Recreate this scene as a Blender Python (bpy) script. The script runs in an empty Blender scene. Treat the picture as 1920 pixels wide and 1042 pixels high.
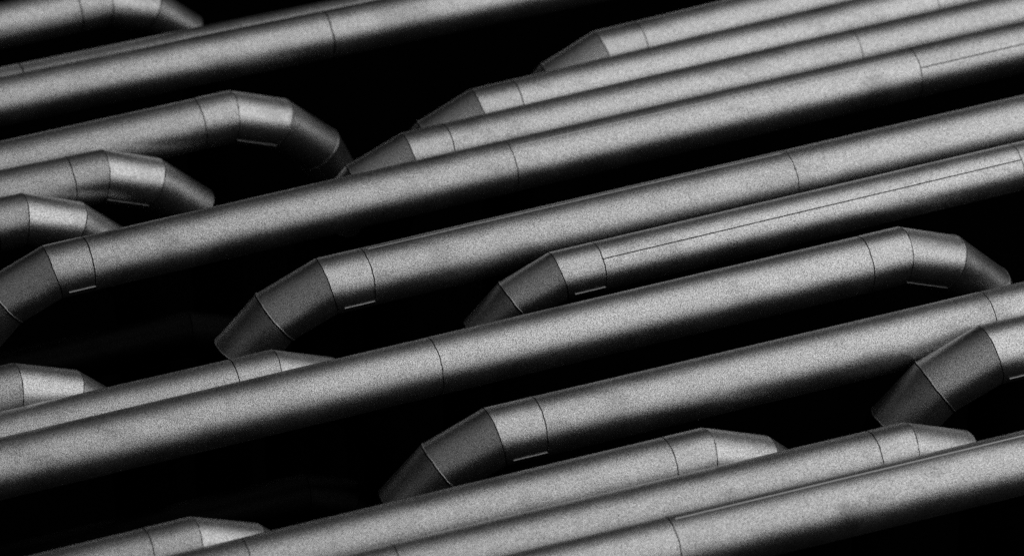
import bpy, math, random
from mathutils import Vector, Matrix

random.seed(7)
C = bpy.context.scene.collection
SC = bpy.context.scene
PI = math.pi

# ------------------------------------------------------------------ camera
DIST = 12.0
FPX = 8000.0                      # focal length in reference pixels (1920 wide)
U = DIST / FPX                    # metres per reference pixel at the focus
EL = math.radians(36.0)
cam_pos = Vector((0, -DIST * math.cos(EL), DIST * math.sin(EL)))
fwd = -cam_pos.normalized()
right = Vector((1, 0, 0))
up = right.cross(fwd).normalized()

def ray(px, py):
    return (fwd + right * ((px - 960) / FPX) - up * ((py - 521) / FPX)).normalized()

def on_level(px, py, z):
    d = ray(px, py)
    return cam_pos + d * ((z - cam_pos.z) / d.z)

def project(P):
    v = P - cam_pos
    k = v.dot(fwd)
    return 960 + FPX * v.dot(right) / k, 521 - FPX * v.dot(up) / k

cam = bpy.data.objects.new('camera', bpy.data.cameras.new('camera'))
C.objects.link(cam)
cam.location = cam_pos
cam.rotation_euler = fwd.to_track_quat('-Z', 'Y').to_euler()
cam.data.sensor_width = 36
cam.data.lens = FPX / 1920 * 36
cam.data.clip_end = 200
cam.data.dof.use_dof = True
cam.data.dof.focus_distance = DIST - 0.28
cam.data.dof.aperture_fstop = 1.9
SC.camera = cam

# --------------------------------------------------------------- materials
def node_mat(name):
    m = bpy.data.materials.new(name)
    m.use_nodes = True
    return m, m.node_tree.nodes, m.node_tree.links

def jacket_material(name, base, rough, dust=0.0, grain=1.0, metal=0.98, smudge_shade=None):
    """stucco-embossed aluminium sheet: fine grain, soft stains, shallow dents"""
    m, N, L = node_mat(name)
    b = N['Principled BSDF']
    tc = N.new('ShaderNodeTexCoord')
    info = N.new('ShaderNodeObjectInfo')
    # fine granular embossing
    g = N.new('ShaderNodeTexNoise'); g.inputs['Scale'].default_value = 470
    g.inputs['Detail'].default_value = 1.5; g.inputs['Roughness'].default_value = 0.7
    L.new(tc.outputs['Object'], g.inputs['Vector'])
    gr = N.new('ShaderNodeMapRange')
    gr.inputs['From Min'].default_value = 0.34; gr.inputs['From Max'].default_value = 0.66
    gr.inputs['To Min'].default_value = 1.0 - GRAIN_LO * grain; gr.inputs['To Max'].default_value = 1.0 + GRAIN_HI * grain
    L.new(g.outputs['Fac'], gr.inputs['Value'])
    # broad weathering
    w = N.new('ShaderNodeTexNoise'); w.inputs['Scale'].default_value = 7
    w.inputs['Detail'].default_value = 5; w.inputs['Roughness'].default_value = 0.6
    L.new(tc.outputs['Object'], w.inputs['Vector'])
    wr = N.new('ShaderNodeMapRange')
    wr.inputs['From Min'].default_value = 0.3; wr.inputs['From Max'].default_value = 0.7
    wr.inputs['To Min'].default_value = 0.90; wr.inputs['To Max'].default_value = 1.07
    L.new(w.outputs['Fac'], wr.inputs['Value'])
    # each sheet a touch lighter or darker
    ir = N.new('ShaderNodeMapRange')
    ir.inputs['To Min'].default_value = 0.92; ir.inputs['To Max'].default_value = 1.06
    L.new(info.outputs['Random'], ir.inputs['Value'])
    # sparse soft stains, drawn out along the sheet
    mp = N.new('ShaderNodeMapping'); mp.inputs['Scale'].default_value = (2.2, 5.0, 5.0)
    L.new(tc.outputs['Object'], mp.inputs['Vector'])
    st = N.new('ShaderNodeTexNoise'); st.inputs['Scale'].default_value = 1.6
    st.inputs['Detail'].default_value = 7; st.inputs['Roughness'].default_value = 0.62
    L.new(mp.outputs[0], st.inputs['Vector'])
    sr = N.new('ShaderNodeMapRange'); sr.interpolation_type = 'SMOOTHSTEP'
    sr.inputs['From Min'].default_value = 0.54; sr.inputs['From Max'].default_value = 0.66
    sr.inputs['To Min'].default_value = 1.0; sr.inputs['To Max'].default_value = 0.80
    L.new(st.outputs['Fac'], sr.inputs['Value'])
    ms = N.new('ShaderNodeMath'); ms.operation = 'MULTIPLY'
    L.new(wr.outputs[0], ms.inputs[0]); L.new(sr.outputs[0], ms.inputs[1])
    m1 = N.new('ShaderNodeMath'); m1.operation = 'MULTIPLY'
    L.new(gr.outputs[0], m1.inputs[0]); L.new(ms.outputs[0], m1.inputs[1])
    m2 = N.new('ShaderNodeMath'); m2.operation = 'MULTIPLY'
    L.new(m1.outputs[0], m2.inputs[0]); L.new(ir.outputs[0], m2.inputs[1])
    if smudge_shade:                     # a ragged smudge and a dent's shade, painted dark onto the sheet
        P = on_level(smudge_shade[0], smudge_shade[1], 0.07)
        ge = N.new('ShaderNodeNewGeometry')
        vd = N.new('ShaderNodeVectorMath'); vd.operation = 'SUBTRACT'
        L.new(ge.outputs['Position'], vd.inputs[0]); vd.inputs[1].default_value = P
        nz = N.new('ShaderNodeTexNoise'); nz.inputs['Scale'].default_value = 14; nz.inputs['Detail'].default_value = 6
        L.new(tc.outputs['Object'], nz.inputs['Vector'])
        sc_ = N.new('ShaderNodeVectorMath'); sc_.operation = 'MULTIPLY'
        L.new(vd.outputs[0], sc_.inputs[0]); sc_.inputs[1].default_value = (0.5, 1.2, 1.1)
        ln = N.new('ShaderNodeVectorMath'); ln.operation = 'LENGTH'
        L.new(sc_.outputs[0], ln.inputs[0])
        ad = N.new('ShaderNodeMath'); ad.operation = 'MULTIPLY_ADD'
        L.new(nz.outputs['Fac'], ad.inputs[0]); ad.inputs[1].default_value = 0.16
        L.new(ln.outputs['Value'], ad.inputs[2])
        dm = N.new('ShaderNodeMapRange'); dm.interpolation_type = 'SMOOTHSTEP'
        dm.inputs['From Min'].default_value = 0.075; dm.inputs['From Max'].default_value = 0.15
        dm.inputs['To Min'].default_value = 0.55; dm.inputs['To Max'].default_value = 1.0
        L.new(ad.outputs[0], dm.inputs['Value'])
        mm = N.new('ShaderNodeMath'); mm.operation = 'MULTIPLY'
        L.new(m2.outputs[0], mm.inputs[0]); L.new(dm.outputs[0], mm.inputs[1])
        m2 = mm
    m3 = N.new('ShaderNodeMath'); m3.operation = 'MULTIPLY'
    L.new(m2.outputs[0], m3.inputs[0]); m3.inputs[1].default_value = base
    L.new(m3.outputs[0], b.inputs['Base Color'])
    b.inputs['Metallic'].default_value = metal
    rr = N.new('ShaderNodeMapRange')
    rr.inputs['From Min'].default_value = 0.3; rr.inputs['From Max'].default_value = 0.7
    rr.inputs['To Min'].default_value = rough - 0.03; rr.inputs['To Max'].default_value = rough + 0.04
    L.new(w.outputs['Fac'], rr.inputs['Value'])
    L.new(rr.outputs[0], b.inputs['Roughness'])
    # relief: grain plus faint oil-canning of the sheet
    b1 = N.new('ShaderNodeBump'); b1.inputs['Strength'].default_value = 1.0
    b1.inputs['Distance'].default_value = BUMP * grain
    L.new(g.outputs['Fac'], b1.inputs['Height'])
    d = N.new('ShaderNodeTexNoise'); d.inputs['Scale'].default_value = 3.5
    d.inputs['Detail'].default_value = 2
    L.new(tc.outputs['Object'], d.inputs['Vector'])
    b2 = N.new('ShaderNodeBump'); b2.inputs['Strength'].default_value = 1.0
    b2.inputs['Distance'].default_value = 0.006
    L.new(d.outputs['Fac'], b2.inputs['Height'])
    L.new(b1.outputs[0], b2.inputs['Normal'])
    L.new(b2.outputs[0], b.inputs['Normal'])
    return m

KEY, SKY = 0.86, 0.17
GRAIN_LO, GRAIN_HI, BUMP = 0.85, 0.72, 0.0007
M_JACKET = jacket_material('embossed_aluminium', 0.60, 0.33)
M_FITTING = jacket_material('fitting_aluminium', 0.57, 0.28, grain=0.9, metal=0.96)
M_LOW_SHADE = jacket_material('shaded_sheet', 0.006, 0.4)  # jacket sheet with the darkness of the gap painted into its colour
M_SMUDGE_SHADE = jacket_material('smudge_shade_aluminium', 0.60, 0.32, smudge_shade=(1618, 962))  # a dent's shade goes into this colour along with a smudge
M_SHADE, _N, _L = node_mat('painted_shade')  # shade painted near-black onto lower gores and risers that lose the light
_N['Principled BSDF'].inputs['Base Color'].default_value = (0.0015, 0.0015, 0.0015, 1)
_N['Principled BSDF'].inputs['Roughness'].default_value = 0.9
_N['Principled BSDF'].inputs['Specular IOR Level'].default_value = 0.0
M_DIM, _N, _L = node_mat('dull_sheet_edge')
_N['Principled BSDF'].inputs['Base Color'].default_value = (0.3, 0.3, 0.3, 1)
_N['Principled BSDF'].inputs['Roughness'].default_value = 0.5
M_LOCK, _N, _L = node_mat('bare_sheet_edge')
_N['Principled BSDF'].inputs['Base Color'].default_value = (0.65, 0.65, 0.65, 1)
_N['Principled BSDF'].inputs['Metallic'].default_value = 0.0
_N['Principled BSDF'].inputs['Roughness'].default_value = 0.5
M_CORE, _N, _L = node_mat('dark_insulation')
_N['Principled BSDF'].inputs['Base Color'].default_value = (0.004, 0.004, 0.004, 1)
_N['Principled BSDF'].inputs['Roughness'].default_value = 0.95
_N['Principled BSDF'].inputs['Specular IOR Level'].default_value = 0.1
M_PIT, _N, _L = node_mat('black_ground')
_n = _N.new('ShaderNodeTexNoise'); _n.inputs['Scale'].default_value = 4
_r = _N.new('ShaderNodeMapRange'); _r.inputs['To Min'].default_value = 0.0006; _r.inputs['To Max'].default_value = 0.0014
_L.new(_n.outputs['Fac'], _r.inputs['Value']); _L.new(_r.outputs[0], _N['Principled BSDF'].inputs['Base Color'])
_N['Principled BSDF'].inputs['Roughness'].default_value = 1.0
_N['Principled BSDF'].inputs['Specular IOR Level'].default_value = 0.0

# ---------------------------------------------------------------- geometry
def link_mesh(name, verts, faces, mat, parent, smooth=True, sharp=0.45):
    me = bpy.data.meshes.new(name)
    me.from_pydata([tuple(v) for v in verts], [], faces)
    me.validate()
    me.materials.append(mat)
    if smooth:
        me.polygons.foreach_set('use_smooth', [True] * len(me.polygons))
        me.set_sharp_from_angle(angle=sharp)
    o = bpy.data.objects.new(name, me)
    C.objects.link(o)
    o.parent = parent
    return o

NSEG = 112

def frame_for(axis):
    """u: points up in the picture, v: towards the viewer, both square to axis"""
    view = -fwd
    v = (view - axis * view.dot(axis)).normalized()
    u = axis.cross(v).normalized()
    if u.dot(up) < 0:
        u = -u
    return u, v

def wob(seed):
    ph = [random.Random(seed * 13 + k).uniform(0, 2 * PI) for k in range(4)]
    def f(a):
        return (math.sin(2 * a + ph[0]) * 0.5 + math.sin(5 * a + ph[1]) * 0.35
                + math.sin(11 * a + ph[2]) * 0.25 + math.sin(19 * a + ph[3]) * 0.15)
    return f

_seed = [0]
def sheet(name, A, B, nA, nB, R, mat, parent, origin, gapA=0.0, gapB=0.0, beadA=0, beadB=0,
          ridge=None, groove=None, wobA=0.0015, wobB=0.0015, seedA=None):
    """A tube of thin sheet from plane (A,nA) to plane (B,nB); turned-in ends, optional raised
    bead at each end and a lengthwise ridge or groove (angle in the u/v frame)."""
    _seed[0] += 1
    axis = (B - A).normalized()
    u, v = frame_for(axis)
    fa, fb = wob(seedA if seedA is not None else _seed[0]), wob(_seed[0] + 1)
    if seedA is not None:
        wobA = -wobA
    # cross-section: list of (angle, radius offset); angle 0 faces the viewer, +90 is up
    sec = [(2 * PI * i / NSEG, 0.0) for i in range(NSEG)]
    def feature(sec, ang, offs):
        w0 = offs[0][0]; w1 = offs[-1][0]
        keep = []
        for a, r in sec:
            da = (a - ang + PI) % (2 * PI) - PI
            if w0 / R - 0.002 < da < w1 / R + 0.002:
                continue
            keep.append((a, r))
        for w, h in offs:
            keep.append(((ang + w / R) % (2 * PI), h))
        return sorted(keep)
    for a in (ridge or []):
        sec = feature(sec, math.radians(a), [(-0.0011, 0), (-0.0010, 0.0018), (0.0010, 0.0018), (0.0011, 0)])
    for a in (groove or []):
        sec = feature(sec, math.radians(a), [(-0.0016, 0), (-0.0015, -0.007), (0.0015, -0.007), (0.0016, 0)])
    Lc = (B - A).length
    def end(bead):
        h = bead
        if h:
            return [(0.0, -0.08 * R), (0.0, h * 0.7), (0.0008, h), (0.0026, h), (0.0034, h * 0.7), (0.0036, 0.0), (0.0044, 0.0)]
        return [(0.0, -0.08 * R), (0.0, 0.0), (0.0012, 0.0)]
    ringsA, ringsB = end(beadA), end(beadB)
    verts, nring = [], 0
    rows = []
    def cut(P, n, rad_pt):
        # distance along axis (from A) where the generator through rad_pt meets plane (P, n)
        return (P - rad_pt).dot(n) / axis.dot(n)
    mids = max(1, int(Lc / 0.06)) if Lc < 2 else int(Lc / 0.15)
    nmid = max(0, mids - 1)
    smp = []
    for a, h in sec:
        dirn = v * math.cos(a) + u * math.sin(a)
        r0 = R + h
        col = []
        base0 = A + dirn * r0
        tA = cut(A, nA, base0) + gapA + fa(a) * wobA
        tB = cut(B, nB, base0) - gapB + fb(a) * wobB
        for off, dr in ringsA:
            col.append(A + dirn * (r0 + dr) + axis * (tA + off))
        for k in range(1, nmid + 1):
            f = k / (nmid + 1)
            col.append(A + dirn * r0 + axis * (tA + 0.006 + (tB - tA - 0.012) * f))
        for off, dr in reversed(ringsB):
            col.append(A + dirn * (r0 + dr) + axis * (tB - off))
        smp.append(col)
    nc, nr = len(smp), len(smp[0])
    verts = [p - origin for col in smp for p in col]
    faces = []
    # orientation so that normals point outward
    flip = (v.cross(u)).dot(axis) > 0
    for i in range(nc):
        j = (i + 1) % nc
        for k in range(nr - 1):
            q = (i * nr + k, i * nr + k + 1, j * nr + k + 1, j * nr + k)
            faces.append(q if not flip else q[::-1])
    return link_mesh(name, verts, faces, mat, parent)

def core_mesh(pts, R, parent, origin):
    """mitred inner tube that shows black through the joints"""
    n = 40
    verts, faces = [], []
    dirs = [(pts[i + 1] - pts[i]).normalized() for i in range(len(pts) - 1)]
    u, v = frame_for(dirs[0])
    for i, P in enumerate(pts):
        if i == 0: pn = dirs[0]; ax = dirs[0]
        elif i == len(pts) - 1: pn = dirs[-1]; ax = dirs[-1]
        else: pn = (dirs[i - 1] + dirs[i]).normalized(); ax = dirs[i]
        uu, vv = frame_for(ax)
        # keep a stable frame: use the out-of-plane axis of the bend
        side = dirs[0].cross(Vector((0, 0, 1))).normalized()
        top = side.cross(ax).normalized()
        for k in range(n):
            a = 2 * PI * k / n
            d = side * math.cos(a) + top * math.sin(a)
            q = P + d * R
            q = q + ax * ((P - q).dot(pn) / ax.dot(pn))
            verts.append(q - origin)
    for i in range(len(pts) - 1):
        for k in range(n):
            k2 = (k + 1) % n
            faces.append((i * n + k, i * n + k2, (i + 1) * n + k2, (i + 1) * n + k))
    return link_mesh('insulation', verts, faces, M_CORE, parent)

def lock_strip(A, B, ang, R, parent, origin, mat=None, trim=0.006, lift=0.0022, wd=0.0007):
    """narrow folded flap lying lengthwise on a fitting at the given angle"""
    axis = (B - A).normalized()
    u, v = frame_for(axis)
    rnd = random.Random(int(abs(A.x) * 1000) + 3)
    n = 9
    verts, faces = [], []
    for i in range(n):
        t = trim + ((B - A).length - 2 * trim) * i / (n - 1)
        j = rnd.uniform(-0.0006, 0.0006)
        for da, r in ((-wd, 0.0), (-wd, lift), (wd, lift + 0.0008), (wd, 0.0)):
            a = math.radians(ang) + (da + j) / R
            verts.append(A + axis * t + (v * math.cos(a) + u * math.sin(a)) * (R - 0.001 + r) - origin)
    for i in range(n - 1):
        for k in range(3):
            faces.append((i * 4 + k, i * 4 + k + 1, i * 4 + k + 5, i * 4 + k + 4))
    faces.append((0, 1, 2, 3)); faces.append(tuple((n - 1) * 4 + k for k in (3, 2, 1, 0)))
    return link_mesh('lock_seam', verts, faces, mat or M_LOCK, parent, smooth=False)

K = 0.875
def unit2(x, y):
    l = math.hypot(x, y); return (x / l, y / l)

def down_normal(d):
    # normal (in picture, y down) pointing downwards
    nx, ny = -d[1], d[0]
    return (nx, ny) if ny > 0 else (-nx, -ny)

GAP = 0.0015

def pipe(label, category, group, r, z, line, elbow=None, S=None, butts=(), ridges=None, grooves=None,
         bend=2.05, locks=(), x_far=None, name='insulated_pipe', jacket=None, lit_gores=2, rim=False, gap=GAP):
    """line = (x0, y0, slope): top silhouette y = y0 - slope*(x-x0), reference pixels;
    elbow = 'left' | 'right' | None: the end where the pipe turns down, S its first silhouette corner x;
    butts = x of girth joints on the top silhouette; r in pixels; z in metres"""
    x0, y0, m = line
    Y = lambda x: y0 - m * (x - x0)
    d0 = unit2(1, -m)
    nrm = down_normal(d0)
    def centre(x):
        return on_level(x + nrm[0] * r, Y(x) + nrm[1] * r, z)
    def clamp_x(x): return x
    sgn = {'left': -1, 'right': 1}.get(elbow, 1)
    Pa, Pb = centre(0), centre(1920)
    pdir = (Pb - Pa).normalized()                       # towards picture right
    if elbow:
        k1 = 0.4145 * K - sgn * m
        d1 = unit2(sgn * 1, k1)
        n1 = down_normal(d1)
        bx, by = nrm[0] + n1[0], nrm[1] + n1[1]
        bl = math.hypot(bx, by)
        cosb = bl / 2
        M1 = on_level(S + bx / bl * r / cosb, Y(S) + by / bl * r / cosb, z)
        ref = M1
    else:
        ref = on_level(960, Y(960) + r, z)
        M1 = None
    R = r / FPX * (ref - cam_pos).dot(fwd)
    # distances along pdir measured from Pa
    tpos = lambda P: (P - Pa).dot(pdir)
    at = lambda t: Pa + pdir * t
    if elbow == 'left':
        t_start, t_end = tpos(M1), tpos(Pb) + 0.9
    elif elbow == 'right':
        t_start, t_end = tpos(Pa) - 0.9, tpos(M1)
    else:
        t_start, t_end = -0.9, tpos(Pb) + 0.9
    if x_far is not None:
        if elbow == 'right': t_start = tpos(centre(x_far))
        else: t_end = tpos(centre(x_far))
    FLOOR = -2.6
    root = bpy.data.objects.new(name, None)
    C.objects.link(root)
    origin = Vector(M1) if M1 else at(0.5 * (t_start + t_end))
    origin = Vector((origin.x, origin.y, FLOOR if elbow else origin.z - R))
    root.location = origin
    root.empty_display_size = 0.1
    root['label'] = label; root['category'] = category
    if group: root['group'] = group
    # straight run, split at the girth joints
    tb = sorted(tpos(centre(x)) for x in butts)
    cuts = [t_start] + tb + [t_end]
    first_seed = _seed[0] + 1
    kinds = []
    for i in range(len(cuts) - 1):
        is_collar = (elbow == 'left' and i == 0) or (elbow == 'right' and i == len(cuts) - 2)
        if len(cuts) == 2: is_collar = False
        A, B = at(cuts[i]), at(cuts[i + 1])
        nA = nB = pdir
        gA = gap if i > 0 else 0.0
        gB = gap if i < len(cuts) - 2 else 0.0
        if elbow:
            dwn = Vector((0, 0, -1))
            seg1 = (pdir * sgn * math.cos(math.radians(22.5)) + dwn * math.sin(math.radians(22.5)))
            mit = (pdir * sgn + seg1).normalized()
            if elbow == 'left' and i == 0: nA = mit; gA = gap
            if elbow == 'right' and i == len(cuts) - 2: nB = mit; gB = gap
        rr = R * (1.0 + (0.012 if is_collar else 0.004 * (i % 2)))
        o = sheet('collar' if is_collar else 'cladding_sheet', A, B, nA, nB, rr,
                  jacket or (M_FITTING if is_collar else M_JACKET), root, origin, gA, gB,
                  beadA=0.0008 if (elbow == 'left' and i == 1) else 0, beadB=0,
                  ridge=(ridges or {}).get(i), groove=(grooves or {}).get(i))
        for l in locks:
            if l[0] == 'collar' and is_collar:
                lock_strip(A + pdir * l[2], B - pdir * l[3], l[1], rr, o, origin)
            if l[0] == 'run%d' % i:
                lock_strip(A + pdir * l[2], B - pdir * l[2], l[1], rr, o, origin, lift=0.0012, wd=l[3])
    pts = []
    if elbow:
        Lg = bend * R
        angs = [22.5, 45, 67.5, 90]
        P = Vector(M1)
        prev = pdir * sgn
        pts = [at(t_start) if elbow == 'right' else at(t_end), Vector(M1)]
        dirs = [(pdir * sgn * math.cos(math.radians(a)) + Vector((0, 0, -1)) * math.sin(math.radians(a))) for a in angs]
        for gi, dv in enumerate(dirs):
            if gi < 3:
                Q = P + dv * Lg * ((1.0, 0.87, 1.0) if elbow == 'left' else (1.0, 1.12, 1.1))[gi]
                nB = (dv + dirs[gi + 1]).normalized()
            else:
                Q = Vector((P.x, P.y, FLOOR)); nB = Vector((0, 0, -1))
            nA = (prev + dv).normalized()
            nm = 'elbow_gore' if gi < 3 else 'riser'
            o = sheet(nm, P, Q, nA, nB, R * (1.006 - 0.004 * (gi % 2)), (jacket or M_FITTING) if gi < lit_gores else M_SHADE, root, origin,  # past the lit gores the shade is painted in near-black
                      gap, gap if gi < 3 else 0, seedA=first_seed if (gi == 0 and elbow == 'left') else None, beadB=(0.0024 if gi == 0 and elbow == 'left' else 0.0010 if (gi < lit_gores and lit_gores == 3) or (rim and gi == 1) else 0))
            for l in locks:
                if l[0] == 'gore%d' % gi:
                    lock_strip(P + dv * l[2], Q - dv * l[3], l[1], R * 1.006, o, origin, lift=0.0018, wd=0.0005, mat=M_DIM)
            pts.append(Q)
            prev = dv
            P = Q
    else:
        pts = [at(t_start), at(t_end)]
    core_mesh(pts, R * 0.94, root, origin)
    return root

px = lambda v: v * U
G_L = 'insulated pipes turning down at their left ends'
G_R = 'insulated pipes turning down at their right ends'
G_T = 'straight insulated pipes running right across'

# ---- far rows (out of focus, top of the picture)
pipe('blurred grey pipe in the top left corner bending down behind two straight pipes', 'pipe', G_R,
     43, px(-60), (0, 5, .215), 'right', 196, gap=0.002, butts=(134,))
pipe('thin visible strip of blurred pipe behind the thicker straight pipe at upper left', 'pipe', G_T,
     42, px(-105), (0, 128, .205), gap=0.0025, butts=(34, -300))
pipe('thick blurred straight pipe with one joint, crossing the upper left to the top edge', 'pipe', G_T,
     44, px(-52), (0, 146, .2055), gap=0.0025, butts=(604, -200))
# ---- upper left group turning down to the right
pipe('complete upper left bend with bright gore and long visible drop beside the black gap', 'pipe', G_R,
     48.5, px(-52), (430, 170, .222), 'right', 430, butts=(362,), lit_gores=3, locks=(('gore0', -60, .006, .006),))
pipe('middle one of three upper left bends, its bright gore overlapped by the front long pipe', 'pipe', G_R,
     49, px(-44), (190, 280, .203), 'right', 190, butts=(122,), locks=(('gore0', -60, .006, .006),))
pipe('short bend at the left edge directly above the long central pipe', 'pipe', G_R,
     50, px(-30), (40, 362, .205), 'right', 40, butts=(-22,))
# ---- upper right group turning down to the left
pipe('farthest of three close upper right pipes, bend tip against the black background', 'pipe', G_L,
     49, px(-44), (1110, 60, .2435), 'left', 1110, butts=(1185,))
pipe('middle of three close upper right pipes, bend overlapped by the pipe in front', 'pipe', G_L,
     49, px(-30), (880, 168, .2375), 'left', 880, butts=(955, 1730))
pipe('nearest of three close upper right pipes, touching the long central pipe', 'pipe', G_L,
     50, px(-12), (750, 250, .2325), 'left', 750, butts=(826, 1588))
# ---- central long pipes
pipe('long central pipe from its dark bend at the left edge to the upper right corner', 'pipe', G_L,
     51.5, 0.0, (75, 462, .2315), 'left', 78, butts=(152, 942, 1697),
     grooves={3: [4]}, locks=(('run2', 41, .01, .0009), ('collar', -60, .020, -.006),))
pipe('pipe with large three-piece dark bend left of centre and bright lock seam under its collar', 'pipe', G_L,
     55, 0.0, (590, 485, .2335), 'left', 590, rim=True, butts=(672, 1464),
     locks=(('run1', 64, .01, .0003), ('collar', -60, .022, -.006),))
pipe('slimmer pipe with a long dark lengthwise seam, its bend emerging under the pipe behind', 'pipe', G_L,
     46.5, 0.0, (1030, 473, .237), 'left', 1028, butts=(1108, 1890),
     grooves={1: [14]}, locks=(('collar', -60, .020, -.006),))
# ---- lower left group turning down to the right
pipe('pipe end at the left edge with pale gore, mostly hidden by a pipe in front', 'pipe', G_R,
     53, px(0), (25, 680, .235), 'right', 25, butts=(-50,))
pipe('pipe tucked behind the long lower pipe, only the top of its bend showing', 'pipe', G_R,
     53, px(-20), (500, 657, .2305), 'right', 508, lit_gores=1, butts=(428,))
pipe('long lower pipe ending at right in a bend with bright gore and fine lock seam', 'pipe', G_R,
     53.5, 0.0, (1680, 426, .2365), 'right', 1683, butts=(800, 1605), lit_gores=3, locks=(('gore0', -62, .006, .006),))
pipe('pipe with dark bend at bottom centre, black-edged collar and bright lock seam', 'pipe', G_L,
     57, px(0), (905, 765, .2365), 'left', 905, butts=(994, 1834), locks=(('collar', -60, .020, -.006),))
pipe('large dark bend at the right edge overlapping the pipe behind it', 'pipe', G_L,
     58, px(8), (1835, 610, .24), 'left', 1832, rim=True, butts=(1925,), locks=(('collar', -60, .020, -.006),))
pipe('bend at the bottom left corner with open black joint and pale gore', 'pipe', G_R,
     57, px(8), (355, 968, .243), 'right', 357, butts=(266,))
pipe('lower pipe passing in front of the bottom centre bend and ending left of another', 'pipe', G_R,
     58, px(10), (1310, 803, .2405), 'right', 1316, butts=(450, 1238))
pipe('lower pipe ending under the large right edge bend, behind the foreground pipe', 'pipe', G_R,
     58, px(10), (1690, 792, .2385), 'right', 1693, lit_gores=1, butts=(730, 1622))
pipe('thick foreground straight pipe with smudge and painted dent shade on its belly in the bottom right corner', 'pipe', G_T,
     61, px(16), (1250, 965, .2405), gap=0.0016, butts=(1243,), locks=(('run1', 60, .01, .0022),), jacket=M_SMUDGE_SHADE)
# ---- deep in the dark
G_D = 'low pipes half lost in the black gap'
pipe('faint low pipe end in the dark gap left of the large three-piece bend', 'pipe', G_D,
     44, px(-290), (345, 580, .23), 'right', 345, butts=(), jacket=M_LOW_SHADE)
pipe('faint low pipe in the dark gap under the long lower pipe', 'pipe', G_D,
     44, px(-330), (505, 900, .235), 'right', 565, butts=(), jacket=M_LOW_SHADE)

# ---- ground far below
me = bpy.data.meshes.new('ground')
s = 40
me.from_pydata([(-s, -s, 0), (s, -s, 0), (s, s, 0), (-s, s, 0)], [], [(0, 1, 2, 3)])
me.materials.append(M_PIT)
g = bpy.data.objects.new('ground', me); C.objects.link(g)
g.location = (0, 0, -2.6); g['kind'] = 'structure'

# -------------------------------------------------------------------- light
P_DIR = Vector((math.cos(math.radians(22)), math.sin(math.radians(22)), 0))
Q_DIR = Vector((math.sin(math.radians(22)), -math.cos(math.radians(22)), 0))   # level, towards the viewer
def soft_light(name, direction, dist, sx, sy, radiance, roll=0.0):
    l = bpy.data.lights.new(name, 'AREA'); l.shape = 'ELLIPSE'
    l.size, l.size_y = sx, sy
    l.energy = radiance * PI * sx * sy * PI / 4
    d = direction.normalized()
    o = bpy.data.objects.new(name, l); C.objects.link(o)
    xl = (P_DIR - d * P_DIR.dot(d)).normalized()
    yl = d.cross(xl)
    c_, s_ = math.cos(math.radians(roll)), math.sin(math.radians(roll))
    xl, yl = xl * c_ + yl * s_, yl * c_ - xl * s_
    M = Matrix((xl, yl, d)).transposed().to_4x4(); M.translation = d * dist
    o.matrix_world = M
    return o
soft_light('key_light', P_DIR * 0.66 + Q_DIR * 0.40 + Vector((0, 0, 0.70)), 10, 12.5, 22.0, KEY, roll=6)

soft_light('added_side_fill', P_DIR * 0.93 + Q_DIR * 0.30 + Vector((0, 0, 0.24)), 11, 9, 5, 0.30)  # fill lamp added out of view to brighten the right-turning gores

# dim even sky above the horizon, nothing below it
w = bpy.data.worlds.new('World'); SC.world = w; w.use_nodes = True
N, L = w.node_tree.nodes, w.node_tree.links
tc = N.new('ShaderNodeTexCoord'); sx = N.new('ShaderNodeVectorMath'); sx.operation = 'DOT_PRODUCT'
L.new(tc.outputs['Generated'], sx.inputs[0])
sx.inputs[1].default_value = (P_DIR * 0.42 + Q_DIR * 0.35 + Vector((0, 0, 0.8))).normalized()
mr = N.new('ShaderNodeMapRange'); mr.interpolation_type = 'SMOOTHSTEP'
mr.inputs['From Min'].default_value = -0.10; mr.inputs['From Max'].default_value = 0.90
mr.inputs['To Min'].default_value = 0.0; mr.inputs['To Max'].default_value = SKY
L.new(sx.outputs['Value'], mr.inputs['Value'])
N['Background'].inputs['Color'].default_value = (1, 1, 1, 1)
L.new(mr.outputs[0], N['Background'].inputs['Strength'])

SC.view_settings.view_transform = 'Standard'
SC.view_settings.look = 'None'
SC.view_settings.exposure = 0.0
SC.view_settings.gamma = 1.0
SC.cycles.use_denoising = False
